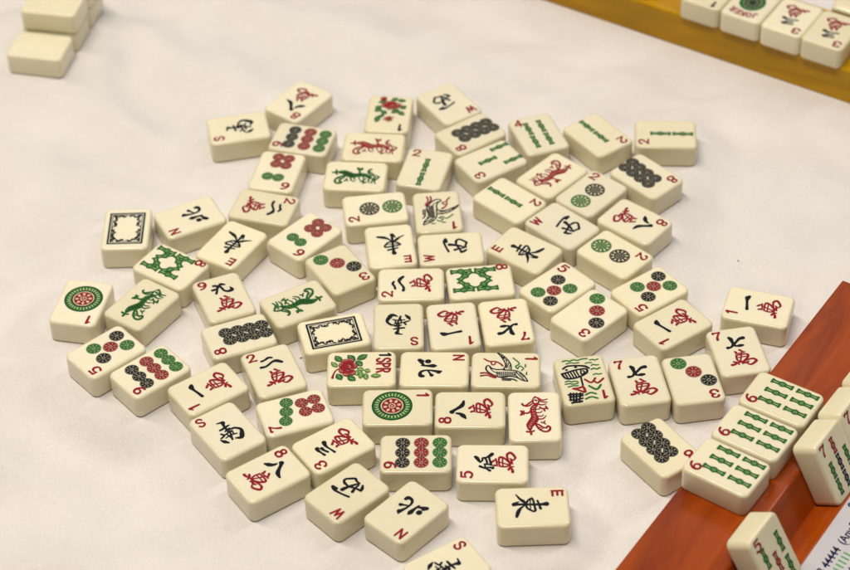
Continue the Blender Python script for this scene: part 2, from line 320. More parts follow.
'bird':[('black',[(-10.06,-3.66,0.5),(-9.02,-1.81,0.4),(-6.26,0.51,0.4),(-3.1,2.0,0.4),(-0.06,2.21,0.4)]),('black',[(-9.8,-3.51,0.3),(-7.29,-1.88,0.4),(-4.38,-0.57,0.4),(-2.14,-0.18,0.45),(-0.41,-0.88,0.45)]),('black',[(-8.75,-2.13,0.25),(-6.77,-1.05,0.25)]),('black',[(-7.83,-1.15,0.25),(-5.19,0.06,0.25)]),('black',[(-5.85,0.24,0.25),(-2.81,0.36,0.25)]),('black',[(-4.27,1.17,0.25),(-1.09,0.56,0.25)]),('black',[(-2.7,1.73,0.25),(-0.18,1.21,0.25)]),('black',[(-2.81,0.36,0.2),(-0.43,0.12,0.2)]),('black',[(-0.02,-0.79,0.45),(0.28,-3.6,0.45),(-0.47,-6.07,0.45),(-2.03,-7.37,0.45),(-1.75,-8.37,0.45),(0.1,-8.61,0.5),(1.92,-7.57,0.5),(3.98,-4.91,0.45),(4.99,-2.54,0.45),(4.81,0.54,0.4)]),('black',[(-0.98,-6.99,0.3),(1.49,-5.4,0.3),(2.64,-2.66,0.3)]),('black',[(0.51,-1.05,0.45),(0.59,2.31,0.45),(1.21,5.04,0.4),(3.27,7.41,0.4),(7.03,9.33,0.4)]),('black',[(4.86,-2.63,0.4),(4.4,1.89,0.4),(5.27,5.07,0.45),(6.8,7.25,0.45),(7.29,9.33,0.45)]),('black',[(1.74,-4.04,0.25),(4.1,-4.09,0.25)]),('black',[(1.73,-3.45,0.25),(4.09,-3.5,0.25)]),('black',[(1.72,-2.86,0.25),(4.08,-2.91,0.25)]),('black',[(1.71,-2.26,0.25),(4.07,-2.32,0.25)]),('black',[(1.7,-1.67,0.25),(4.06,-1.74,0.25)]),('black',[(1.69,-1.08,0.25),(4.05,-1.15,0.25)]),('black',[(1.69,-0.49,0.25),(4.04,-0.56,0.25)]),('black',[(1.68,0.1,0.25),(4.04,0.03,0.25)]),('black',[(1.67,0.69,0.25),(4.03,0.62,0.25)]),('black',[(1.66,1.28,0.25),(4.02,1.21,0.25)]),('black',[(1.65,1.87,0.25),(4.01,1.8,0.25)]),('black',[(1.64,2.46,0.25),(4.0,2.39,0.25)]),('black',[(1.63,3.05,0.25),(3.99,2.98,0.25)]),('black',[(1.62,3.64,0.25),(3.98,3.56,0.25)]),('black',[(1.62,4.23,0.25),(3.97,4.15,0.25)]),('black',[(1.74,4.41,0.35),(3.95,5.96,0.35),(6.4,7.79,0.35)]),('black',[(3.33,3.69,0.3),(4.75,5.06,0.3)]),('black',[(2.51,5.96,0.25),(4.71,7.6,0.25)]),('black',[(5.89,-1.62,0.45),(6.09,2.36,0.5),(6.46,3.63,0.45),(7.23,4.72,0.4)]),('black',[(6.8,-1.52,0.35),(6.88,2.01,0.4)]),('red',[(-6.38,-9.5,0.45),(-4.81,-7.33,0.45),(-4.72,-4.59,0.4),(-3.43,-2.56,0.5),(-2.12,-1.54,0.6)]),('red',[(-4.69,-6.59,0.4),(-2.71,-6.01,0.45),(-3.13,-4.74,0.4),(-4.59,-4.58,0.35)]),('red',[(2.63,-10.83,0.6),(2.46,-8.56,0.5),(3.74,-6.36,0.5),(4.89,-4.35,0.6)]),('red',[(4.33,-10.8,0.6),(3.9,-8.09,0.45),(5.04,-5.89,0.45),(5.41,-4.44,0.5)]),('green',[(-6.96,3.06,0.4),(-3.68,5.73,0.4),(-1.81,4.11,0.4),(-0.24,5.12,0.4)]),('green',[(-0.5,5.12,0.35),(-2.1,6.02,0.35),(-0.54,7.57,0.4),(0.79,6.67,0.35)]),('green',[(-3.19,8.38,0.3),(-1.6,8.38,0.5)]),('green',[(1.68,8.94,0.3),(3.25,8.86,0.5)])],
'boat':[('green',[(6.89,-12.61,0.44),(5.28,-12.96,0.44),(3.85,-12.36,0.44),(2.18,-12.97,0.44),(0.45,-12.32,0.44),(-1.64,-12.86,0.44),(-3.85,-12.75,0.44)]),('green',[(5.68,-10.88,0.38),(3.75,-11.27,0.38),(2.13,-10.73,0.38),(0.13,-10.83,0.38)]),('green',[(-4.87,-11.68,0.38),(-6.26,-11.8,0.38),(-6.89,-11.25,0.38),(-8.47,-11.7,0.38)]),('green',[(-2.65,-9.91,0.38),(-3.76,-10.17,0.38),(-5.25,-9.91,0.38)]),('green',[(-4.9,-8.19,0.38),(-6.0,-8.71,0.38),(-6.75,-8.14,0.38),(-7.97,-8.11,0.38)]),('green',[(-4.41,-5.78,0.44),(-5.74,-6.26,0.44),(-6.59,-5.58,0.44),(-8.2,-6.2,0.44)]),('green',[(-4.66,-2.46,0.38),(-6.03,-2.84,0.38),(-6.79,-2.36,0.38),(-8.17,-2.48,0.38)]),('green',[(8.12,0.04,0.38),(6.53,-0.22,0.38),(5.45,0.5,0.38),(4.04,0.21,0.38),(2.72,0.96,0.38)]),('green',[(8.34,1.5,0.38),(6.54,1.36,0.38),(5.12,1.96,0.38),(3.01,1.79,0.38)]),('green',[(7.47,3.31,0.38),(5.33,2.97,0.38),(3.18,3.25,0.38)]),('black',[(7.6,-8.0,0.5),(5.35,-9.4,0.5),(1.1,-9.03,0.5),(-2.11,-8.13,0.62),(-3.61,-6.71,0.5)]),('black',[(8.67,-4.99,0.56),(7.42,-1.95,0.56),(3.95,-1.54,0.5),(0.43,-2.53,0.5),(-2.12,-4.21,0.56),(-2.42,-6.29,0.56),(-0.39,-6.64,0.5),(3.18,-6.36,0.5),(6.09,-5.61,0.5),(8.67,-4.99,0.5)]),('black',[(7.31,-5.04,0.38),(6.55,-2.04,0.38)]),('black',[(6.05,-5.22,0.38),(5.3,-2.11,0.38)]),('black',[(4.78,-5.39,0.38),(4.06,-2.18,0.38)]),('black',[(3.52,-5.57,0.38),(2.82,-2.25,0.38)]),('black',[(2.25,-5.74,0.38),(1.58,-2.33,0.38)]),('black',[(0.14,-5.84,0.38),(0.55,-3.78,0.38),(-0.4,-3.62,0.38),(-1.24,-4.72,0.38),(-0.66,-5.53,0.38)]),('black',[(6.42,-7.09,0.5),(6.05,-7.11,0.5)]),('black',[(2.27,-8.16,0.5),(1.77,-8.17,0.5)]),('black',[(0.99,-1.56,0.44),(1.06,0.89,0.44),(1.12,3.34,0.44)]),('red',[(5.66,4.66,0.5),(3.23,4.73,0.5),(1.2,4.37,0.62),(0.99,7.55,0.62),(3.46,5.91,0.5),(5.66,4.66,0.5)]),('red',[(-0.43,-0.09,0.5),(-2.78,2.25,0.5),(-4.99,-0.19,0.5)]),('red',[(-3.97,1.22,0.44),(-5.46,2.88,0.5),(-8.4,0.56,0.5)]),('green',[(-1.42,4.12,0.5),(-4.19,6.69,0.56),(-6.52,4.29,0.5)]),('green',[(1.09,9.27,0.44),(-1.24,8.27,0.44),(-3.4,9.33,0.44)]),('green',[(1.6,11.78,0.44),(-1.03,10.84,0.44),(-3.56,12.13,0.44)]),('black',[(8.29,8.13,0.5),(5.44,8.18,0.5),(2.28,8.54,0.5)]),('black',[(8.07,9.47,0.44),(5.29,9.59,0.44)]),('black',[(4.44,9.56,0.44),(2.37,9.57,0.44)]),('black',[(7.29,7.35,0.5),(8.11,11.53,0.5)]),('black',[(6.11,7.55,0.44),(6.79,11.93,0.44)]),('black',[(4.79,7.68,0.44),(5.87,13.12,0.56)]),('black',[(3.14,7.96,0.5),(4.45,12.67,0.44)]),('black',[(8.19,11.35,0.5),(5.69,11.6,0.5),(2.67,11.08,0.44)]),('black',[(7.7,13.15,0.56),(6.31,12.87,0.56)]),('black',[(4.9,13.11,0.56),(3.39,12.85,0.56)])],
'rose':[(-4.1,-7.07),(-4.31,-4.87),(-1.35,-3.44),(2.59,-4.09),(3.19,-6.35),(1.16,-8.22),(-1.95,-8.29),(-0.75,-5.85)],
'rosestem':[[(-0.45,-9.17,0.6),(0.95,-10.96,0.7),(3.43,-11.99,0.8),(5.64,-12.38,1.2)]],
'leafd':[[(-4.15,-8.67),(-8.36,-11.53)],[(7.06,-8.39),(2.94,-10.54)],[(4.71,-5.95),(7.62,-2.35)],[(-4.78,-2.73),(-8.54,-6.16)],[(-5.43,-2.06),(-8.63,2.57)],[(-4.77,-2.5),(-1.38,0.31)]],
'leafl':[[(-0.88,-10.42),(-4.27,-13.11)],[(-0.12,-1.95),(1.29,1.27)],[(1.2,-1.93),(4.49,-2.09)],[(1.92,0.14),(6.49,-0.46)],[(1.29,1.27),(2.03,4.01)],[(3.28,1.75),(7.22,2.27)],[(4.98,4.06),(4.78,8.6)]],
'fl_rose':[(2.81,-6.3),(1.39,-8.21),(-0.66,-8.71),(-2.56,-7.38),(-4.2,-6.4),(-1.94,-4.95),(0.22,-4.66),(-0.44,-6.74),(3.85,-11.7)],
'fl_bud':[(0.76,4.37),(-0.68,3.56),(-0.1,5.38),(-1.05,4.96)],
'fl_buds':[[(2.62,5.21,0.35),(-0.02,4.67,0.61),(-2.98,2.69,0.26)]],
'fl_leaf':[[(1.86,-9.64),(6.4,-8.97)],[(-0.03,-10.49),(-3.29,-12.9)],[(-3.05,-11.06),(-7.47,-10.84)],[(4.29,-5.84),(7.31,-3.47)],[(4.05,-3.68),(7.37,-1.3)],[(4.33,-2.22),(0.97,0.44)],[(4.36,1.38),(2.25,2.68)],[(-5.55,-3.96),(-7.8,-6.79)],[(-4.72,-3.54),(-1.05,-0.27)],[(-4.0,-2.05),(-7.81,0.93)],[(4.71,2.12),(5.84,7.56)]]}

DIG = {
    '1': [[(-1.0, 1.4, .5), (-.3, 1.9, .8), (.25, 2.3, .9)], [(.3, 2.3, .95), (.25, 0, .85), (.2, -2.3, .8)]],
    '2': [[(-1.5, 1.2, .95), (-1.1, 2.05, .7), (0, 2.4, .6), (1.2, 1.9, .75), (1.3, .9, .85), (.3, -.4, .7), (-1.1, -1.7, .65), (-1.6, -2.2, .7)], [(-1.6, -2.2, .7), (0, -2.1, .6), (1.7, -2.2, .75)]],
    '3': [[(-1.5, 1.4, .95), (-.9, 2.2, .7), (.4, 2.35, .6), (1.3, 1.6, .8), (1.0, .6, .75), (-.1, .2, .55)], [(-.2, .2, .55), (1.0, 0, .7), (1.6, -.9, .9), (1.1, -2, .8), (-.2, -2.45, .6), (-1.3, -1.9, .75), (-1.6, -1.2, .95)]],
    '4': [[(.8, -2.4, .8), (.8, 0, .8), (.8, 2.4, .8)], [(.7, 2.3, .6), (-.6, .4, .6), (-1.7, -1.0, .7)], [(-1.7, -1.0, .65), (0, -1.0, .65), (1.8, -1.0, .65)]],
    '5': [[(1.4, 2.3, .75), (0, 2.2, .65), (-1.2, 2.25, .7)], [(-1.2, 2.25, .65), (-1.35, 1.2, .65), (-1.4, .3, .65)], [(-1.4, .35, .6), (-.3, .75, .6), (1.0, .4, .8), (1.5, -.7, .95), (.9, -2, .8), (-.3, -2.4, .65), (-1.6, -1.8, .9)]],
    '6': [[(1.3, 2.2, .8), (0, 1.9, .7), (-1.1, .7, .85), (-1.5, -.7, .9), (-1.0, -2, .8), (.1, -2.4, .7), (1.3, -1.8, .85), (1.4, -.6, .85), (.4, .3, .6), (-.7, 0, .6), (-1.3, -.8, .6)]],
    '7': [[(-1.5, 1.6, .8), (-1.4, 2.2, .7), (0, 2.0, .65), (1.5, 2.2, .75)], [(1.5, 2.1, .7), (.5, .5, .65), (-.1, -1.0, .8), (-.3, -2.4, .95)]],
    '8': [[(0, .25, .65), (-1.1, .9, .75), (-1.0, 2.0, .75), (0, 2.4, .6), (1.0, 2.0, .75), (1.1, .9, .75), (0, .25, .65)], [(0, .25, .65), (-1.4, -.5, .85), (-1.3, -1.9, .85), (0, -2.45, .65), (1.3, -1.9, .85), (1.4, -.5, .85), (0, .25, .65)]],
    '9': [[(-1.3, -2.2, .8), (0, -1.9, .7), (1.1, -.7, .85), (1.5, .7, .9), (1.0, 2, .8), (-.1, 2.4, .7), (-1.3, 1.8, .85), (-1.4, .6, .85), (-.4, -.3, .6), (.7, 0, .6), (1.3, .8, .6)]],
}
LET = {   # straight lettering: list of polylines
    'E': [[(-1.4, -2.3), (-1.4, 2.3)], [(-1.4, 2.0), (1.4, 2.0)], [(-1.4, 0), (1.2, 0)], [(-1.4, -2.0), (1.5, -2.0)]],
    'W': [[(-2.2, 2.2), (-1.2, -2.2)], [(-1.2, -2.2), (0, 1.6)], [(0, 1.6), (1.2, -2.2)], [(1.2, -2.2), (2.2, 2.2)]],
    'N': [[(-1.5, -2.2), (-1.5, 2.2)], [(-1.5, 2.2), (1.5, -2.2)], [(1.5, -2.2), (1.5, 2.2)]],
    'P': [[(-1.2, -2.3), (-1.2, 2.3)], [(-1.2, 2.1), (.3, 2.1), (1.2, 1.6), (1.2, .6), (.3, 0), (-1.2, -.1)]],
    'R': [[(-1.2, -2.3), (-1.2, 2.3)], [(-1.2, 2.1), (.3, 2.1), (1.2, 1.6), (1.2, .6), (.3, 0), (-1.2, -.1)], [(0, -.1), (1.4, -2.3)]],
    'J': [[(1.0, 2.2), (1.0, -1.2), (.4, -2.1), (-.5, -2.1), (-1.1, -1.2)]],
    'O': [[(0, 2.2), (-1.2, 1.4), (-1.4, 0), (-1.2, -1.4), (0, -2.2), (1.2, -1.4), (1.4, 0), (1.2, 1.4), (0, 2.2)]],
    'K': [[(-1.2, -2.3), (-1.2, 2.3)], [(-1.2, -.3), (1.3, 2.2)], [(-.4, .4), (1.4, -2.2)]],
}
S_PATH = [(1.35, 1.35, .8), (.7, 2.15, .75), (-.4, 2.25, .7), (-1.35, 1.6, .75), (-1.1, .6, .8), (0, .1, .85), (1.15, -.5, .85), (1.4, -1.4, .8), (.6, -2.2, .7), (-.6, -2.25, .7), (-1.4, -1.5, .85)]

def put(ink, strokes, col, x=0, y=0, sx=1, sy=None, wk=1.0, w=None, smooth=True, rot=0):
    sy = sx if sy is None else sy
    for st in strokes:
        P = []
        for q in st:
            a, b = q[0] * sx, q[1] * sy
            P.append((x + a * cos(rot) - b * sin(rot), y + a * sin(rot) + b * cos(rot), (w if w else q[2] * wk)))
        ink.stroke(P, col, smooth=smooth)

def letter(ink, ch, col, x, y, sx=1, sy=None, w=.75, rot=0):
    if ch == 'S': put(ink, [S_PATH], col, x, y, sx, sy, w=w, rot=rot)
    elif ch in DIG: put(ink, DIG[ch], col, x, y, sx, sy, w=w, rot=rot)
    else: put(ink, LET[ch], col, x, y, sx, sy, w=w, smooth=ch in 'JO', rot=rot)

_cache = {}
def cached(key, fn):
    if key not in _cache:
        i = Ink(); fn(i); _cache[key] = i.mesh(key)
    return _cache[key]

def numeral(d, col='red'):
    return cached('numeral_%s_%s' % (d, col), lambda k: put(k, DIG[d], col, 0, 0, 1.0, .98, wk=1.38))

def small_dot(col, r):
    def fn(k):
        k.disc(0, 0, r, col)
        for j in range(8):
            a = 2 * pi * j / 8 + .2
            k.stroke([(r * .42 * cos(a), r * .42 * sin(a), r * .07), (r * .72 * cos(a), r * .66 * sin(a), r * .13)], 'dim')
        k.ring(0, 0, r * .845, r * .88, 'dim', 28)
        k.ring(0, 0, r * .14, r * .25, 'dim', 14)
    return cached('dot_%s_%.1f' % (col, r), fn)

def big_dot(col, r):
    def fn(k):
        k.disc(0, 0, r, col, 36)
        for j in range(11):
            a = 2 * pi * j / 11
            k.disc(r * .66 * cos(a), r * .66 * sin(a), r * .17, 'cream', 12, r * .10, a)
        k.ring(0, 0, r * .86, r * .89, 'dim', 32)
        k.ring(0, 0, r * .30, r * .38, 'dim', 20)
        k.ring(0, 0, r * .10, r * .17, 'dim', 12)
    return cached('wheel_%s_%.1f' % (col, r), fn)

def giant_dot():
    def fn(k):
        r = 8.7
        k.disc(0, 0, r, 'darkgreen', 56); k.disc(0, 0, r * .93, 'green', 56); k.disc(0, 0, r * .64, 'darkgreen', 48)
        for j in range(30):
            a = 2 * pi * j / 30
            k.stroke([(r * .70 * cos(a), r * .70 * sin(a)), (r * .82 * cos(a), r * .82 * sin(a))], 'cream', .5, smooth=False)
        k.ring(0, 0, r * .5, r * .56, 'cream', 48)
        k.disc(0, 0, r * .5, 'red', 44)
        for j in range(8):
            a = 2 * pi * j / 8 + .2
            k.disc(r * .34 * cos(a), r * .34 * sin(a), r * .1, 'cream', 12, r * .07, a)
        k.ring(0, 0, r * .12, r * .17, 'cream', 18); k.disc(0, 0, r * .05, 'cream', 10)
    return cached('giant_wheel', fn)

def stick(L=9.8, col='green', wid=1.0):
    def fn(k):
        h = L / 2
        prof = [(h, 1.15), (h - .15, 1.5), (h - .8, 1.5), (h - 1.2, 1.25), (h - 1.8, 1.05), (1.6, 1.05), (1.1, 1.25), (.5, 1.62), (0, 1.7)]
        edge = {'green': 'darkgreen', 'red': 'red', 'navy': 'black'}[col]
        def outline(g, e):
            R = [(max(w * wid - g, .2), min(y, h - e) if y > h - e - .1 else y) for y, w in prof]
            R = R + [(x, -y) for x, y in reversed(R[:-1])]
            return R + [(-x, y) for x, y in reversed(R)]
        k.poly(outline(0, 0), edge)
        k.poly(outline(.34, .3), col)
        for s in (1, -1):
            k.stroke([(0, s * 1.7, .4), (0, s * (h - 1.0), .55)], 'lightgreen' if col == 'green' else 'dim', smooth=False); k.stroke([(0, s * 1.9, .18), (0, s * (h - 1.3), .3)], 'cream', smooth=False)
        k.ring(0, 0, .42, .68, 'dim', 12)
    return cached('stick_%.1f_%s_%.2f' % (L, col, wid), fn)

WK = {'one': 1.5, 'two': 1.75, 'three': 1.15, 'five': 1.35, 'seven': 1.65, 'eight': 1.8, 'nine': 1.75, 'south': 1.45, 'west': 1.65, 'north': 1.65, 'east': 1.7, 'wan': 1.6}
def glyph(name, col, wk=None):
    wk = wk or WK[name]
    def fn(k):
        if col == 'green':
            put(k, GLYPH[name], 'darkgreen', wk=wk * 1.2)
            put(k, GLYPH[name], 'green', wk=wk * .62)
        else: put(k, GLYPH[name], col, wk=wk)
    return cached('glyph_%s_%s' % (name, col), fn)

def dragon(col):
    spine = [(-.4, 8.0, 1.0), (-1.1, 5.6, 1.5), (-.9, 3.2, 1.7), (-.6, .8, 1.8), (-1.4, -1.6, 2.0), (-2.4, -4.2, 2.1), (-2.2, -6.6, 1.8), (-1.9, -8.2, 1.1)]
    G = GLYPH['dragon']
    # the two outlines of the body, used to find its middle
    L, Rr = G[11], G[12]
    mid = [((a[0] + b[0]) / 2, (a[1] + b[1]) / 2, max(.9, math.hypot(a[0] - b[0], a[1] - b[1]) + .35)) for a, b in zip(L, Rr)]
    def fn(k):
        if col == 'green':
            put(k, G, 'darkgreen', wk=1.9); k.stroke(mid, 'darkgreen', smooth=True)
            put(k, G[:13] + G[20:], 'green', wk=1.05)
        else:
            put(k, G, col, wk=1.7); k.stroke(mid, col, smooth=True)
        for t in range(1, 13):                 # scales along the body
            u = t / 13 * (len(mid) - 1); i = min(int(u), len(mid) - 2); f = u - i
            x = mid[i][0] * (1 - f) + mid[i + 1][0] * f; y = mid[i][1] * (1 - f) + mid[i + 1][1] * f
            dx = mid[i + 1][0] - mid[i][0]; dy = mid[i + 1][1] - mid[i][1]; l = math.hypot(dx, dy); nx, ny = -dy / l * .5, dx / l * .5
            k.stroke([(x - nx, y - ny, .16), (x + dx / l * .3, y + dy / l * .3, .2), (x + nx, y + ny, .16)], 'cream' if col == 'red' else 'lightgreen')
        k.disc(.1, 9.7, .55, 'cream', 12); k.disc(.1, 9.7, .25, col if col == 'red' else 'black', 8)
    return cached('dragon_' + col, fn)

def coloured(name, wk=1.5):
    def fn(k):
        for c, st in GLYPH[name]: k.stroke([(a, b, w * wk) for a, b, w in st], c)
    return cached('picture_' + name, fn)

def leaf(k, base, tip, wid, col, vein='dim', edge='darkgreen'):
    dx, dy = tip[0] - base[0], tip[1] - base[1]; l = math.hypot(dx, dy); a = math.atan2(dy, dx)
    def sh(g, c):
        P = []
        for t in range(0, 11):
            u = t / 10; P.append((u * (l - 2 * g) + g, (wid / 2 - g) * sin(pi * u) ** .8))
        P = P + [(x, -y) for x, y in reversed(P[1:-1])]
        k.poly([(base[0] + x * cos(a) - y * sin(a), base[1] + x * sin(a) + y * cos(a)) for x, y in P], c)
    sh(0, edge); sh(.22, col)
    k.stroke([(base[0] + dx * .2, base[1] + dy * .2, .12), (base[0] + dx * .8, base[1] + dy * .8, .18)], vein, smooth=False)
    for u in (.35, .55, .7):
        for s in (1, -1):
            px, py = base[0] + dx * u, base[1] + dy * u; q = a + s * .8
            k.stroke([(px, py, .1), (px + wid * .28 * cos(q), py + wid * .28 * sin(q), .1)], vein, smooth=False)

def rose(k, petals, r, cen=None):
    for (x, y) in petals: k.disc(x, y, r, 'red', 16)
    cx = sum(p[0] for p in petals) / len(petals); cy = sum(p[1] for p in petals) / len(petals)
    for (x, y) in petals:
        a = math.atan2(y - cy, x - cx)
        k.stroke([(x + r * .62 * cos(a + t), y + r * .62 * sin(a + t), .2) for t in (-1.2, -.6, 0, .6, 1.2)], 'cream')
        k.stroke([(x + r * .2 * cos(a + t), y + r * .2 * sin(a + t), .14) for t in (-1.2, 0, 1.2)], 'dim')

def fn_spring(k):
    for st in GLYPH['rosestem']: k.stroke(st, 'red')
    for b, t in GLYPH['leafd']: leaf(k, b, t, 3.3, 'green')
    for b, t in GLYPH['leafl']: leaf(k, b, t, 2.5, 'lightgreen', 'cream', 'green')
    rose(k, GLYPH['rose'], 1.75)
def fn_spring_text(k):
    letter(k, 'S', 'red', -5.0, 0, .76, 1.25, 1.1)
    letter(k, 'P', 'red', -1.8, 0, .8, 1.25, 1.1)
    letter(k, 'R', 'red', 1.4, 0, .8, 1.25, 1.1)
def fn_plum(k):
    for b, t in GLYPH['fl_leaf']: leaf(k, b, t, 2.9, 'green')
    for st in GLYPH['fl_buds']: k.stroke(st, 'red')
    rose(k, GLYPH['fl_rose'], 1.7)
    rose(k, GLYPH['fl_bud'], 1.15)

def fn_soap(k):
    hx, hy, t = 7.9, 10.8, .9
    P = [(-hx, -hy), (hx, -hy), (hx, hy), (-hx, hy)]
    for a, b in ((0, 1), (1, 2), (2, 3), (3, 0)):
        k.stroke([P[a], P[b]], 'black', t, smooth=False)
    for x, y in P: k.poly([(x - t / 2, y - t / 2), (x + t / 2, y - t / 2), (x + t / 2, y + t / 2), (x - t / 2, y + t / 2)], 'black')
    hx, hy = 6.9, 9.75
    P = [(-hx, -hy), (hx, -hy), (hx, hy), (-hx, hy)]
    for a, b in ((0, 1), (1, 2), (2, 3), (3, 0)):
        k.stroke([P[a], P[b]], 'black', .38, smooth=False)
    def curl(x, y, r, a0, d, w=.6):
        k.stroke([(x + r * (1 - .13 * j) * cos(a0 + d * j * .75), y + r * (1 - .13 * j) * sin(a0 + d * j * .75), w * (1 - .05 * j)) for j in range(7)], 'black')
    for sx in (1, -1):
        for sy in (1, -1):
            # corner flourish, then scrolls running to the middle of each side
            curl(sx * 5.6, sy * 8.2, 1.35, pi / 4 * (1 if sx * sy > 0 else 3), sx * sy, .7)
            for y, d in ((6.0, 1), (4.0, -1), (2.1, 1)):
                curl(sx * (5.7 - .15 * d), sy * y, 1.15, pi / 2 * d, sx * sy * d)
                k.disc(sx * 4.75, sy * (y + .9 * d), .32, 'black', 8)
            k.stroke([(sx * 6.7, sy * 9.4, .5), (sx * 5.0, sy * 7.0, .4), (sx * 6.3, sy * 5.0, .5), (sx * 5.1, sy * 3.0, .4), (sx * 6.3, sy * 1.3, .45), (sx * 6.4, sy * .4, .3)], 'black')
            for x, d in ((3.5, 1), (1.7, -1)):
                curl(sx * x, sy * (8.7 - .12 * d), 1.0, 0, -sx * sy * d)
            k.stroke([(sx * 6.4, sy * 9.3, .5), (sx * 4.6, sy * 7.9, .4), (sx * 2.7, sy * 9.1, .5), (sx * 1.0, sy * 8.5, .35), (sx * .4, sy * 9.1, .3)], 'black')

def fn_medal(k):
    k.disc(0, 0, 6.6, 'black', 40, 7.6); k.disc(0, 0, 6.2, 'green', 40, 7.2); k.disc(0, 0, 4.6, 'dim', 36, 5.5); k.disc(0, 0, 4.2, 'darkgreen', 36, 5.1)
    for j in range(9):
        a = 2 * pi * j / 9
        k.stroke([(2.0 * cos(a), 2.4 * sin(a), .5), (3.6 * cos(a + .4), 4.2 * sin(a + .4), .4)], 'dim')
def fn_joker(k):
    for j, ch in enumerate('JOKER'):
        x = -6.2 + 3.1 * j
        letter(k, ch, 'red', x, .06 * (x ** 2) * -.6, .72, .85, .85, rot=-.03 * x)

GROUPS = {}
def add(parent, name, me, x=0, y=0, rot=0, label=None):
    o = link(name, me, parent)
    o.location = (x * MM, y * MM, (TH + 0.02) * MM)
    o.rotation_euler = (0, 0, rot)
    if label: o['label'] = label
    return o

